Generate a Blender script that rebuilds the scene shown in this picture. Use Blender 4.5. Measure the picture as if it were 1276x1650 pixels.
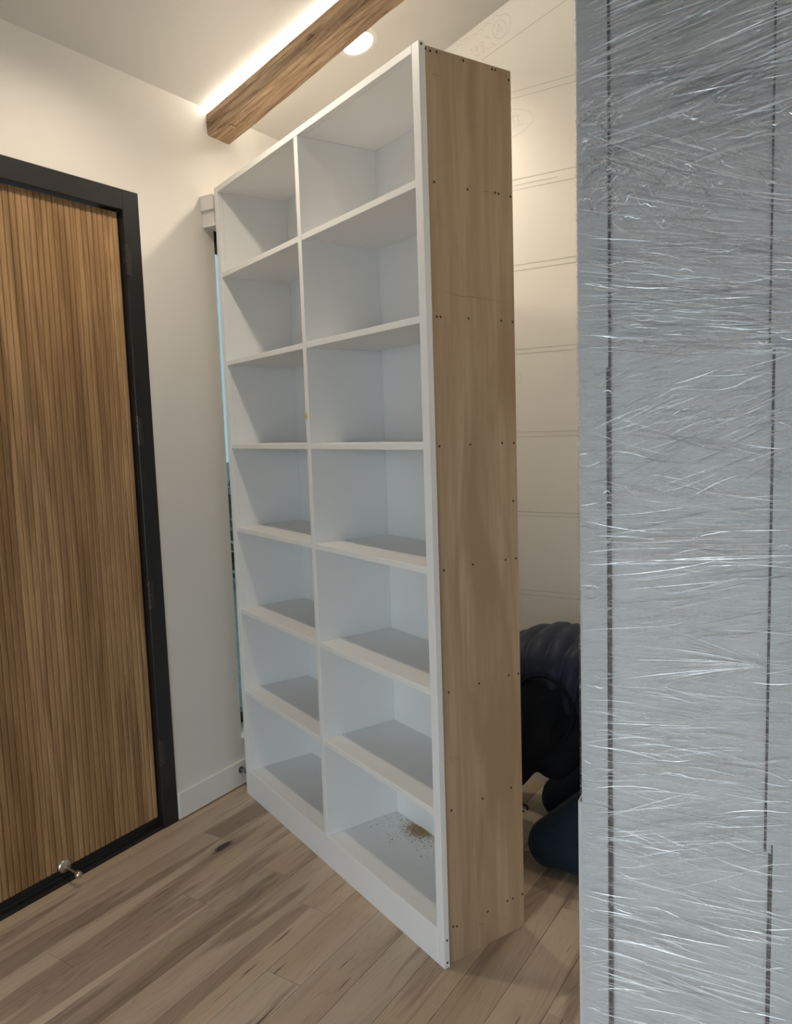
import bpy, bmesh, math, random
from mathutils import Vector, Matrix, noise
random.seed(7)
S = bpy.context.scene
for o in list(bpy.data.objects): bpy.data.objects.remove(o)
COL = S.collection
R = math.radians

# ------------------------------------------------------------------ camera
F_PX, IMG_W, IMG_H = 1257.07, 1276.0, 1650.0
YAW, PITCH, ROLL = 0.5719, 0.1066, -0.0330
CAM = Vector((2.3266, -2.9751, 1.4969))
fw = Vector((-math.sin(YAW)*math.cos(PITCH), math.cos(YAW)*math.cos(PITCH), -math.sin(PITCH)))
r0 = Vector((math.cos(YAW), math.sin(YAW), 0)); u0 = r0.cross(fw)
rt = math.cos(ROLL)*r0 + math.sin(ROLL)*u0
up = -math.sin(ROLL)*r0 + math.cos(ROLL)*u0
cd = bpy.data.cameras.new('camera'); cam = bpy.data.objects.new('camera', cd); COL.objects.link(cam)
cd.sensor_fit = 'VERTICAL'; cd.sensor_height = 24.0; cd.lens = F_PX/IMG_H*24.0
cd.clip_start = 0.05
M = Matrix.Identity(4)
for i in range(3):
    M[i][0], M[i][1], M[i][2], M[i][3] = rt[i], up[i], -fw[i], CAM[i]
cam.matrix_world = M
S.camera = cam

def on_plane(px, py, origin, normal):
    """photo pixel -> point of a plane of the room"""
    d = fw + (px-IMG_W/2)/F_PX*rt - (py-IMG_H/2)/F_PX*up
    return CAM + d*((Vector(origin)-CAM).dot(normal)/d.dot(normal))

# ------------------------------------------------------------------ world, exposure
w = bpy.data.worlds.new('overcast_sky'); S.world = w; w.use_nodes = True
bg = w.node_tree.nodes['Background']
bg.inputs[0].default_value = (0.78, 0.91, 1.0, 1); bg.inputs[1].default_value = 3.2
S.view_settings.view_transform = 'Standard'; S.view_settings.look = 'None'
S.view_settings.gamma = 1.0; S.view_settings.use_curve_mapping = False
S.view_settings.exposure = 0.10
CAN_POWER = 37.0; LED_STRENGTH = 20.0

# room dimensions
RX, RY = 4.3, -4.3                       # far ends of the room
Z_A, SL = 2.771, 0.3549                  # ceiling height on the door wall, its slope
def zc(x): return Z_A + SL*x

def portal(name, loc, rot, sx, sy):
    l = bpy.data.lights.new(name, 'AREA'); l.shape = 'RECTANGLE'; l.size = sx; l.size_y = sy
    l.cycles.is_portal = True
    o = bpy.data.objects.new(name, l); COL.objects.link(o); o.location = loc; o.rotation_euler = rot
portal('window_portal', (2.0, RY-0.08, 1.095), (R(90), 0, 0), 3.0, 2.11)

# ------------------------------------------------------------------ helpers
class MB:
    """collects shapes; build() links them as one mesh object"""
    def __init__(s): s.v = []; s.f = []
    def add(s, vs, fs):
        b = len(s.v); s.v += [tuple(v) for v in vs]; s.f += [tuple(b+i for i in f) for f in fs]; return s
    def box(s, x0, x1, y0, y1, z0, z1):
        return s.add([(x, y, z) for x in (x0, x1) for y in (y0, y1) for z in (z0, z1)],
              [(0,1,3,2), (4,6,7,5), (0,4,5,1), (2,3,7,6), (0,2,6,4), (1,5,7,3)])
    def prism(s, poly, fn, a, b):
        n = len(poly)
        vs = [fn(p, q, a) for p, q in poly] + [fn(p, q, b) for p, q in poly]
        fs = [tuple(range(n))[::-1], tuple(range(n, 2*n))] + [(i, (i+1) % n, n+(i+1) % n, n+i) for i in range(n)]
        return s.add(vs, fs)
    def lathe(s, prof, origin, axis, n=24):
        axis = Vector(axis).normalized(); t = axis.orthogonal().normalized(); q = axis.cross(t); o = Vector(origin)
        vs = []; fs = []
        for r, h in prof:
            for k in range(n):
                a = 2*math.pi*k/n
                vs.append(o + axis*h + t*(r*math.cos(a)) + q*(r*math.sin(a)))
        for i in range(len(prof)-1):
            for k in range(n):
                fs.append((i*n+k, i*n+(k+1) % n, (i+1)*n+(k+1) % n, (i+1)*n+k))
        fs.append(tuple(range(n))[::-1]); fs.append(tuple(range((len(prof)-1)*n, len(prof)*n)))
        return s.add(vs, fs)
    def tube(s, pts, rad, n=8, ends=True):
        pts = [Vector(p) for p in pts]; rs = rad if isinstance(rad, (list, tuple)) else [rad]*len(pts)
        vs = []; fs = []; t = None
        for i, p in enumerate(pts):
            d = (pts[min(i+1, len(pts)-1)] - pts[max(i-1, 0)]).normalized()
            t = d.orthogonal().normalized() if t is None else (t - d*t.dot(d)).normalized()
            q = d.cross(t)
            vs += [p + t*(rs[i]*math.cos(2*math.pi*k/n)) + q*(rs[i]*math.sin(2*math.pi*k/n)) for k in range(n)]
        for i in range(len(pts)-1):
            for k in range(n): fs.append((i*n+k, i*n+(k+1) % n, (i+1)*n+(k+1) % n, (i+1)*n+k))
        if ends: fs.append(tuple(range(n))[::-1]); fs.append(tuple(range((len(pts)-1)*n, len(pts)*n)))
        return s.add(vs, fs)
    def ribbon(s, pts, width, normal, taper=False):
        """flat thin stroke along pts, lying on a surface with the given normal"""
        pts = [Vector(p) for p in pts]; n = Vector(normal); m = len(pts); vs = []
        for i, p in enumerate(pts):
            d = (pts[min(i+1, m-1)] - pts[max(i-1, 0)]).normalized(); q = n.cross(d)
            ww = width*0.5*(math.sin(math.pi*(i+0.35)/(m-0.3)) if taper else 1)
            vs += [p + q*ww, p - q*ww]
        return s.add(vs, [(2*i, 2*i+1, 2*i+3, 2*i+2) for i in range(m-1)])
    def ell(s, c, rx, ry=None, rz=None, n=16, m=10):
        ry = ry or rx; rz = rz or rx; vs = []; fs = []
        for i in range(1, m):
            th = math.pi*i/m
            for k in range(n):
                a = 2*math.pi*k/n
                vs.append((c[0]+rx*math.sin(th)*math.cos(a), c[1]+ry*math.sin(th)*math.sin(a), c[2]+rz*math.cos(th)))
        for i in range(m-2):
            for k in range(n): fs.append((i*n+k, (i+1)*n+k, (i+1)*n+(k+1) % n, i*n+(k+1) % n))
        t = len(vs); vs += [(c[0], c[1], c[2]+rz), (c[0], c[1], c[2]-rz)]
        for k in range(n):
            fs.append((t, k, (k+1) % n)); fs.append((t+1, (m-2)*n+(k+1) % n, (m-2)*n+k))
        return s.add(vs, fs)
    def capsule(s, pts, rs, n=12):
        s.tube(pts, list(rs), n)
        for p, r in zip(pts, rs): s.ell(p, r*0.995, n=12, m=8)
        return s
    def build(s, name, mat, parent=None, bevel=0, smooth=False, seg=1):
        me = bpy.data.meshes.new(name)
        me.from_pydata(s.v, [], s.f)
        bm = bmesh.new(); bm.from_mesh(me)
        bmesh.ops.recalc_face_normals(bm, faces=bm.faces)
        if bevel: bmesh.ops.bevel(bm, geom=bm.edges[:], offset=bevel, segments=seg, affect='EDGES', profile=0.5)
        bm.to_mesh(me); bm.free()
        if smooth:
            for p in me.polygons: p.use_smooth = True
        me.materials.append(mat)
        o = bpy.data.objects.new(name, me); COL.objects.link(o)
        if parent is not None: o.parent = parent
        return o
def empty(name, loc=(0,0,0), rz=0):
    o = bpy.data.objects.new(name, None); COL.objects.link(o); o.location = loc; o.rotation_euler = (0, 0, rz); o.empty_display_size = .1
    return o
def tag(o, label, cat, group=None, kind=None):
    o['label'] = label; o['category'] = cat
    if group: o['group'] = group
    if kind: o['kind'] = kind
    return o
def struct(o, label=None):
    o['kind'] = 'structure'
    if label: o['label'] = label
    return o
def linked(name, src, parent, loc, rot=None):
    """another object sharing src's mesh"""
    o = src.copy(); o.name = name; COL.objects.link(o); o.parent = parent; o.location = loc
    if rot: o.rotation_euler = rot
    return o

# ------------------------------------------------------------------ materials
class NT:
    def __init__(s, name):
        s.m = bpy.data.materials.new(name); s.m.use_nodes = True; s.t = s.m.node_tree
        s.b = s.t.nodes['Principled BSDF']; s.out = s.t.nodes['Material Output']
    def n(s, typ, **kw):
        x = s.t.nodes.new('ShaderNode'+typ)
        for k, v in kw.items(): setattr(x, k, v)
        return x
    def l(s, a, b): s.t.links.new(a, b)
    def put(s, sock, v):
        if isinstance(v, bpy.types.NodeSocket): s.l(v, sock)
        else: sock.default_value = v
    def math(s, op, a, b=0.0, c=None, clamp=False):
        x = s.n('Math', operation=op, use_clamp=clamp); s.put(x.inputs[0], a); s.put(x.inputs[1], b)
        if c is not None: s.put(x.inputs[2], c)
        return x.outputs[0]
    def mix(s, fac, a, b, mode='MIX'):
        x = s.n('MixRGB', blend_type=mode); s.put(x.inputs[0], fac)
        for i, v in ((1, a), (2, b)): s.put(x.inputs[i], (*v, 1) if isinstance(v, tuple) else v)
        return x.outputs[0]
    def mapr(s, v, a, b, c=0.0, d=1.0):
        x = s.n('MapRange'); x.interpolation_type = 'SMOOTHSTEP'
        s.put(x.inputs[0], v); x.inputs[1].default_value = a; x.inputs[2].default_value = b; x.inputs[3].default_value = c; x.inputs[4].default_value = d
        return x.outputs[0]
    def coords(s, scale=(1,1,1), world=False, offset=None):
        src = s.n('NewGeometry').outputs['Position'] if world else s.n('TexCoord').outputs['Object']
        if offset is not None:
            a = s.n('VectorMath', operation='ADD'); s.l(src, a.inputs[0]); s.put(a.inputs[1], offset); src = a.outputs[0]
        mp = s.n('VectorMath', operation='MULTIPLY'); s.l(src, mp.inputs[0]); mp.inputs[1].default_value = scale
        return mp.outputs[0]
    def noise(s, vec, scale=1.0, detail=3.0, rough=.5, dist=0.0, out=0):
        x = s.n('TexNoise'); s.l(vec, x.inputs['Vector']); x.inputs['Scale'].default_value = scale
        x.inputs['Detail'].default_value = detail; x.inputs['Roughness'].default_value = rough; x.inputs['Distortion'].default_value = dist
        return x.outputs[out]
    def bump(s, h, strength=.3, dist=.002):
        x = s.n('Bump'); x.inputs['Strength'].default_value = strength; x.inputs['Distance'].default_value = dist
        s.put(x.inputs['Height'], h); s.l(x.outputs[0], s.b.inputs['Normal'])
    def set(s, base=None, rough=None, metal=None, spec=None):
        if base is not None: s.put(s.b.inputs['Base Color'], (*base, 1) if isinstance(base, tuple) else base)
        if rough is not None: s.put(s.b.inputs['Roughness'], rough)
        if metal is not None: s.b.inputs['Metallic'].default_value = metal
        if spec is not None: s.b.inputs['Specular IOR Level'].default_value = spec
        return s.m

def paint(name, col, rough=.55, var=.03, bump=.05, scale=120., spec=.3):
    t = NT(name); c = t.coords(world=True)
    a = t.noise(c, 2.2, 4); d = tuple(x*(1-var*2) for x in col)
    t.bump(t.noise(c, scale, 3), bump, .001)
    return t.set(t.mix(a, d, col), rough, spec=spec)
def plain(name, col, rough=.5, metal=0., var=.12, scale=30., spec=.5):
    t = NT(name); a = t.noise(t.coords(), scale, 3)
    return t.set(t.mix(a, tuple(x*(1-var) for x in col), tuple(min(1, x*(1+var)) for x in col)), rough, metal, spec)
def emit(name, col, strength):
    t = NT(name); e = t.n('Emission'); e.inputs[0].default_value = (*col, 1); e.inputs[1].default_value = strength
    t.l(e.outputs[0], t.out.inputs[0]); return t.m

m_wall = paint('wall_paint', (.80, .775, .725), .6, .015, .05, 150)
m_drywall = paint('primed_drywall', (.82, .79, .73), .75, .035, .04, 200)
m_ceil = paint('ceiling_paint', (.72, .70, .665), .7, .015, .06, 150)
m_white = paint('white_lacquer', (.83, .83, .82), .38, .01, .03, 300, .4)
m_trim = paint('white_trim', (.80, .79, .76), .4, .01, .02)
m_black = plain('black_paint', (.012, .012, .013), .38, 0, .2, 15)
m_rubber = plain('black_rubber', (.008, .008, .008), .6)
m_hinge = plain('black_hinge', (.075, .068, .064), .3, .7)
m_nickel = plain('brushed_nickel', (.60, .56, .50), .28, 1.0, .06)
m_chrome = plain('grey_metal', (.30, .29, .28), .3, .9)
m_pencil = plain('pencil_graphite', (.30, .28, .26), .6)
m_pencil_soft = plain('faint_pencil', (.60, .57, .52), .7)
m_screw = plain('dark_screw', (.06, .045, .034), .8, 0., spec=.2)
m_scratch = plain('scratch', (.21, .145, .085), .6)
m_led = emit('led_diffuser', (1.0, .90, .74), LED_STRENGTH)
m_lens = emit('can_lens', (1.0, .90, .76), 14.0)
m_blind = paint('blind_plastic', (.80, .77, .73), .45, .01, .01)
m_plaster = paint('exterior_wall', (.7, .7, .68), .8)

def maple():
    t = NT('maple_plywood')
    c = t.coords((30, 30, 1.3)); c2 = t.coords((7, 7, 1.1)); c3 = t.coords((160, 160, 5))
    fine = t.noise(c3, 1, 3, .6); mid = t.noise(c, 1, 4, .55, .8); big = t.noise(c2, 1, 3, .5, 1.2)
    col = t.mix(t.mapr(mid, .35, .7), (.42, .300, .190), (.51, .380, .252))
    col = t.mix(t.mapr(big, .45, .68), col, (.37, .255, .155))
    col = t.mix(t.math('MULTIPLY', t.mapr(fine, .52, .75), .25), col, (.30, .21, .13))
    smudge = t.noise(t.coords((3, 3, 9)), 1.6, 5, .65)
    col = t.mix(t.math('MULTIPLY', t.mapr(smudge, .60, .75), .35), col, (.34, .245, .17))
    t.bump(fine, .1, .0006)
    return t.set(col, .55, spec=.3)
m_maple = maple()

def oak_door():
    t = NT('oak_veneer')
    p = t.n('NewGeometry').outputs['Position']; sp = t.n('SeparateXYZ'); t.l(p, sp.inputs[0])
    wob = t.noise(t.coords((1, 2, .5), True), 1.6, 2)
    y = t.math('ADD', sp.outputs[1], t.math('MULTIPLY', wob, .05))
    board = t.math('FLOOR', t.math('MULTIPLY', y, 7.2))
    h = t.n('TexWhiteNoise', noise_dimensions='1D'); t.l(board, h.inputs['W'])
    off = t.n('CombineXYZ'); t.l(t.math('MULTIPLY', h.outputs[0], 37.), off.inputs[2])
    cg = t.coords((3, 26, .6), True, off.outputs[0]); cf = t.coords((9, 330, 5), True, off.outputs[0]); cb = t.coords((1, 11, .9), True, off.outputs[0])
    grain = t.noise(cg, 1, 5, .6, .9); fine = t.noise(cf, 1, 2, .6); big = t.noise(cb, 1, 3, .5, 2.2)
    rings = t.math('SINE', t.math('MULTIPLY', big, 46.))
    col = t.mix(h.outputs[0], (.29, .165, .070), (.50, .315, .155))
    col = t.mix(t.math('MULTIPLY', t.mapr(big, .38, .66), .6), col, (.175, .088, .032))
    col = t.mix(t.math('MULTIPLY', t.mapr(rings, .2, 1.0), .16), col, (.16, .078, .028))
    col = t.mix(t.math('MULTIPLY', t.mapr(grain, .50, .72), .38), col, (.46, .29, .145))
    col = t.mix(t.math('MULTIPLY', t.mapr(fine, .52, .72), .25), col, (.115, .058, .022))
    t.bump(fine, .15, .0006)
    return t.set(col, .42, spec=.35)
m_oak = oak_door()
m_groove = plain('door_core', (.07, .038, .016), .7)

def plank_mat():
    t = NT('hickory_plank')
    oi = t.n('ObjectInfo'); off = t.n('CombineXYZ')
    t.l(t.math('MULTIPLY', oi.outputs['Random'], 71.), off.inputs[1]); t.l(t.math('MULTIPLY', oi.outputs['Random'], 13.), off.inputs[0])
    cs = t.coords((11, .8, 1), True, off.outputs[0]); cg = t.coords((15, 1.2, 1), True, off.outputs[0]); cf = t.coords((190, 7, 1), True, off.outputs[0])
    zone = t.noise(cs, 1, 3, .5, .35); ringn = t.noise(cg, 1, 2, .4, .5); fine = t.noise(cf, 1, 3, .65)
    rings = t.math('SINE', t.math('MULTIPLY', ringn, 95.))
    col = t.mix(t.mapr(t.noise(cs, .6, 3), .35, .65), (.46, .345, .245), (.56, .445, .335))
    heart = t.mapr(zone, .53, .585)
    hc = t.mix(t.math('MULTIPLY', t.mapr(rings, -.3, 1.0), .55), (.315, .232, .168), (.185, .132, .095))
    col = t.mix(t.math('MULTIPLY', heart, .74), col, hc)
    col = t.mix(t.math('MULTIPLY', t.mapr(rings, .5, 1.), .14), col, (.22, .15, .10))
    col = t.mix(t.math('MULTIPLY', t.mapr(fine, .55, .78), .30), col, (.20, .14, .095))
    v = t.n('TexVoronoi'); t.l(t.coords((4.2, 1.25, 1), True, off.outputs[0]), v.inputs['Vector']); v.inputs['Scale'].default_value = 1.0
    wn = t.noise(t.coords((60, 22, 1), True), 1, 3)
    dist = t.math('ADD', v.outputs['Distance'], t.math('MULTIPLY', t.math('SUBTRACT', wn, .5), .08))
    sc = t.n('SeparateColor'); t.l(v.outputs['Color'], sc.inputs[0])
    has = t.math('GREATER_THAN', sc.outputs[0], .45)
    knot = t.math('MULTIPLY', t.mapr(dist, .085, .04), has)
    halo = t.math('MULTIPLY', t.mapr(dist, .26, .06), has)
    col = t.mix(t.math('MULTIPLY', halo, .45), col, (.22, .158, .115))
    col = t.mix(knot, col, (.05, .034, .028))
    crack = t.math('MULTIPLY', t.mapr(t.noise(t.coords((48, 2.2, 1), True, off.outputs[0]), 1, 3, .6), .665, .70), .8)
    col = t.mix(crack, col, (.07, .05, .038))
    col = t.mix(1.0, col, oi.outputs['Color'], 'MULTIPLY')
    t.bump(fine, .2, .0006)
    return t.set(col, .5, spec=.3)
m_plank = plank_mat()
m_strip = NT('raw_edge_strip'); m_strip = m_strip.set(m_strip.mix(m_strip.noise(m_strip.coords((80, 4, 40), True), 1, 3), (.47, .34, .225), (.58, .44, .31)), .6)
m_sub = plain('subfloor', (.05, .04, .03), .9)

def beam_mat():
    t = NT('rough_hewn_beam')
    c = t.coords((5, 60, 60)); cf = t.coords((14, 210, 210))
    g = t.noise(c, 1, 5, .65, .7); f = t.noise(cf, 1, 3, .6); b = t.noise(t.coords((2, 9, 9)), 1, 3)
    col = t.mix(t.mapr(g, .35, .68), (.24, .155, .095), (.50, .36, .235))
    col = t.mix(t.math('MULTIPLY', t.mapr(b, .45, .7), .5), col, (.33, .215, .135))
    col = t.mix(t.math('MULTIPLY', t.mapr(g, .40, .30), .85), col, (.05, .028, .016))
    col = t.mix(t.math('MULTIPLY', t.mapr(f, .55, .8), .4), col, (.44, .32, .21))
    t.bump(t.math('ADD', g, t.math('MULTIPLY', f, .5)), .7, .005)
    return t.set(col, .8, spec=.2)
m_beam = beam_mat()

# ------------------------------------------------------------------ the shell of the room
def wall_x(mb, x0, x1, y0, y1, z0, z1, holes):
    """slab between x0 and x1 spanning y0..y1, z0..z1 with rectangular holes (ya, yb, za, zb)"""
    ys = sorted({y0, y1, *[h[0] for h in holes], *[h[1] for h in holes]}); zs = sorted({z0, z1, *[h[2] for h in holes], *[h[3] for h in holes]})
    for a, b in zip(ys, ys[1:]):
        run = None
        for c, d in list(zip(zs, zs[1:]))+[(None, None)]:
            solid = c is not None and not any(h[0] <= (a+b)/2 <= h[1] and h[2] <= (c+d)/2 <= h[3] for h in holes)
            if solid: run = (run[0], d) if run else (c, d)
            elif run: mb.box(x0, x1, a, b, *run); run = None
FY, FZ = -1.0103, 2.3652                 # outer corner of the black door frame
FW = 0.071                               # width of its face
DW = 0.97                                # door leaf
door_y1 = FY-FW; door_y0 = door_y1-DW; FY0 = door_y0-FW
WIN = (-0.640, -0.07, 0.22, 2.34)        # tall window next to the corner
mb = MB(); wall_x(mb, -0.16, 0, RY-.15, 0.12, -0.05, Z_A+.12, [(FY0+.012, FY-.012, -0.05, FZ-.012), WIN])
wall_left = struct(mb.build('wall_left', m_wall), 'warm white painted wall with the wooden door')
def xz(p, q, a): return (p, a, q)
mb = MB().prism([(0, -.05), (RX+.12, -.05), (RX+.12, zc(RX)+.15), (0, zc(0)+.15)], xz, 0, .12)
wall_back = struct(mb.build('wall_back', m_drywall), 'primed cream wall carrying pencilled layout lines')
mb = MB().box(RX, RX+.12, RY-.15, .12, -.05, zc(RX)+.15)
struct(mb.build('wall_right', m_wall))
mb = MB()
mb.box(0, .5, RY-.12, RY, -.05, 2.15); mb.box(3.5, RX, RY-.12, RY, -.05, 2.15); mb.box(.5, 3.5, RY-.12, RY, -.05, .04)
mb.prism([(0, 2.15), (RX, 2.15), (RX, zc(RX)+.15), (0, zc(0)+.15)], xz, RY-.12, RY)
struct(mb.build('wall_front', m_wall))
win2 = empty('window_2', (2.0, RY-.06, 0)); struct(win2)
mb = MB(); mb.box(-1.5, 1.5, -.03, .03, 2.09, 2.15).box(-1.5, 1.5, -.03, .03, .04, .10)
for x in (-1.5, -.53, .47, 1.44): mb.box(x, x+.06, -.03, .03, .1, 2.09)
mb.build('window_frame', m_black, win2)
mb = MB().prism([(-.16, zc(-.16)), (RX+.12, zc(RX+.12)), (RX+.12, zc(RX+.12)+.1), (-.16, zc(-.16)+.1)], xz, RY-.12, .12)
ceiling = struct(mb.build('ceiling', m_ceil), 'sloping off-white painted ceiling')
floor = struct(MB().box(-.16, RX, RY, 0, -.06, -.016).build('floor', m_sub), 'knotty light brown hickory plank floor')

# floor boards, one object each
PW = 0.122; X0 = 0.029
def plank(x0, x1, y0, y1, tone, mat=m_plank, name='plank'):
    b = MB().box(x0+.0005, x1-.0005, y0+.0005, y1-.0005, -.018, 0).build(name, mat, floor, bevel=.0011)
    b.color = (*tone, 1)
    return b
XS = .043
plank(0.0, XS, RY, 0, (1, 1, 1), m_strip)
joints = {0: [-2.35], 1: [-1.022, -2.6], 2: [-1.747, -.40], 3: [-1.343, -2.9], 4: [-1.092, -2.35], 5: [-.62, -2.05], 6: [-1.19, -2.9],
          7: [-1.479, -.35], 8: [-.75, -2.3], 9: [-1.9, -.2], 10: [-.55, -2.6], 11: [-1.62], 12: [-.8, -2.2]}
tones = {(1,1): .93, (1,0): .86, (2,0): .84, (2,1): 1.04, (2,2): 1.0, (3,0): 1.10, (3,1): 1.10, (3,2): 1.0, (4,1): .86, (4,2): 1.02, (5,1): .97, (7,1): 1.06, (7,2): .99, (8,1): .98, (9,1): .93, (10,1): 1.02, (11,1): .99}
rnd = random.Random(3)
k = 0; x = X0
while x < RX-.01:
    x1 = min(x+PW, RX)
    js = list(joints.get(k, []))
    if k not in joints: js = [-rnd.uniform(.3, 1.6), -rnd.uniform(2.0, 3.2)]
    js = sorted(js, reverse=True); js.append(min(js)-rnd.uniform(1.2, 1.6)); js = [j for j in js if j > RY+.2]
    e = [0]+js+[RY]
    for i, (a, b) in enumerate(zip(e, e[1:])):
        s = tones.get((k, i), rnd.uniform(.90, 1.08)); g = rnd.uniform(-.015, .015)
        plank(max(x, XS), x1, b, a, (s*(1+g), s, s*(1-g)))
    x = x1; k += 1

# ------------------------------------------------------------------ door, frame, baseboard, window
mb = MB()
mb.box(-.13, .006, door_y1, FY, 0, FZ).box(-.13, .006, FY0, door_y0, 0, FZ).box(-.13, .006, door_y0, door_y1, FZ-FW, FZ)
tr = struct(mb.build('trim_1', m_black, bevel=.002), 'black painted door frame')
mb = MB()
mb.box(-.13, .0006, door_y0, door_y1, -.016, .012)
for i in range(4): mb.box(-.020+.006*i, -.017+.006*i, door_y0, door_y1, .012, .016)
struct(mb.build('trim_2', m_rubber), 'black ribbed door threshold')
door = struct(empty('door_1', (-.02, door_y1-.003, 0)), 'oak door of narrow upright slats in a black frame')
zb, zt = .046, FZ-FW-.004
MB().box(-.042, -.007, -DW+.006, 0, zb, zt).build('core', m_groove, door)
MB().box(-.040, -.002, -DW+.006, -.001, .018, zb).build('door_sweep', m_rubber, door)
SW = .0214
prof = [(-SW/2+.0006, -.009), (SW/2-.0006, -.009), (SW/2-.0006, -.0026), (SW/2-.0026, -.0006), (.004, 0), (-.004, 0), (-SW/2+.0026, -.0006), (-SW/2+.0006, -.0026)]
first = None; ns = int((DW-.006)/SW)
for i in range(ns):
    yy = -(i+.5)*SW-.001
    if first is None:
        first = MB().prism(prof, lambda p, q, a: (q, p, a), zb, zt-.002).build('slat', m_oak, door); first.location = (0, yy, 0)
    else: linked('slat', first, door, (0, yy, 0))
hm = None
for zh in (2.118, 1.515, .912, .302):
    if hm is None:
        hm = empty('hinge', (0, 0, 0)); hm.parent = door
        hm.location = (.0262, .003, zh)
        MB().box(-.0004, .0022, .001, .020, -.05, .05).build('hinge_leaf', m_hinge, hm, bevel=.0008)
        kn = MB()
        for q in range(5): kn.lathe([(.0055, 0), (.0065, .001), (.0065, .0185), (.0055, .0195)], (.0042, -.002, -.05+.02*q), (0, 0, 1), 14)
        kn.lathe([(.004, 0), (.005, .002), (.002, .006)], (.0042, -.002, .05), (0, 0, 1), 12)
        kn.build('hinge_knuckle', m_hinge, hm)
        hsrc = hm
    else:
        h2 = hsrc.copy(); COL.objects.link(h2); h2.parent = door; h2.location = (.0262, .003, zh)
        for c in list(hsrc.children):
            c2 = c.copy(); COL.objects.link(c2); c2.parent = h2
# door stop screwed to the foot of the door
st = empty('door_stop'); st.parent = door; q = on_plane(104, 1396, (-.02, 0, 0), Vector((1, 0, 0)))
st.location = (0, q.y-door.location.y, q.z)
MB().lathe([(.0245, 0), (.0245, .002), (.021, .0055), (.012, .008), (.007, .010)], (0, 0, 0), (1, 0, 0), 32).build('mounting_plate', m_nickel, st, smooth=False)
ax = Vector((1, .0, -.10)).normalized()
MB().lathe([(.008, .006), (.0055, .012), (.0045, .03), (.0042, .060), (.006, .066)], (0, 0, 0), ax, 20).build('stem', m_nickel, st, smooth=True)
MB().lathe([(.004, .062), (.010, .065), (.0125, .070), (.0125, .078), (.010, .084), (.004, .087)], (0, 0, 0), ax, 24).build('tip', m_nickel, st, smooth=True)

bb = MB().box(0, .014, FY+.001, 0, .006, .111)
struct(bb.build('baseboard_left', m_trim, bevel=.002))
struct(MB().box(0, .014, RY, FY0-.001, .006, .111).build('baseboard_front_left', m_trim, bevel=.002))

win = empty('window_1', (0, 0, 0)); struct(win, 'tall narrow window with black frame beside the bookcase')
y0, y1, z0, z1 = WIN
mb = MB(); mb.box(-.13, -.09, y0, y1, z1-.085, z1).box(-.13, -.09, y0, y1, z0, z0+.05).box(-.13, -.09, y0, y0+.045, z0, z1).box(-.13, -.09, y1-.045, y1, z0, z1).box(-.125, -.095, y0, y1, .94, .985)
mb.build('window_frame', m_black, win)
def glass_mat():  # grey tint invented to dim the bright sky behind the pane
    t = NT('sky_dimming_glass'); a = t.n('BsdfTransparent'); a.inputs[0].default_value = (.36, .42, .43, 1)
    g = t.n('BsdfGlossy'); g.inputs['Roughness'].default_value = .02; mx = t.n('MixShader'); mx.inputs[0].default_value = .06
    t.l(a.outputs[0], mx.inputs[1]); t.l(g.outputs[0], mx.inputs[2]); t.l(mx.outputs[0], t.out.inputs[0]); return t.m
m_glass = glass_mat()
MB().box(-.114, -.108, y0+.04, y1-.04, .98, z1-.08).build('pane', m_glass, win)
MB().box(-.114, -.108, y0+.04, y1-.04, z0+.045, .945).build('pane', m_glass, win)
MB().box(-.09, .012, y0-.0, y1, z0-.02, z0+.004).build('window_sill', m_trim, win, bevel=.002)

# roller blind cassette above the window
rb = empty('roller_blind', (0, -.355, 2.36)); tag(rb, 'white roller blind cassette mounted above the tall window', 'blind')
hw = .345
cass = [(0.0, .063), (.066, .063), (.070, .058), (.070, .004), (.0, .004)]
yz = lambda p, q, a: (p, a, q)
MB().prism(cass, yz, -hw, hw).build('cassette_cover', m_blind, rb)
MB().prism([(0, .004), (.063, .004), (.063, -.046), (0, -.046)], yz, -hw+.006, hw-.006).build('cassette_front', m_blind, rb)
MB().prism([(.0, -.046), (.069, -.046), (.069, -.054), (.0, -.054)], yz, -hw+.004, hw-.004).build('bottom_rail', m_trim, rb)
MB().box(.0690, .0708, -hw+.012, hw-.012, .0165, .0182).build('cover_seam', m_pencil, rb)
MB().box(-.0, .071, -hw-.005, -hw-.001, .006, .063).build('end_cap', m_blind, rb, bevel=.001)
MB().box(-.0, .071, hw+.001, hw+.005, .006, .063).build('end_cap', m_blind, rb, bevel=.001)

# ------------------------------------------------------------------ beam with LED strips, recessed lights
beam = empty('ceiling_beam', (0, -.5835, Z_A)); beam.rotation_euler = (0, -math.atan(SL), R(1.2))
tag(beam, 'rough hewn brown timber beam with glowing strip light along its top', 'beam')
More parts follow.
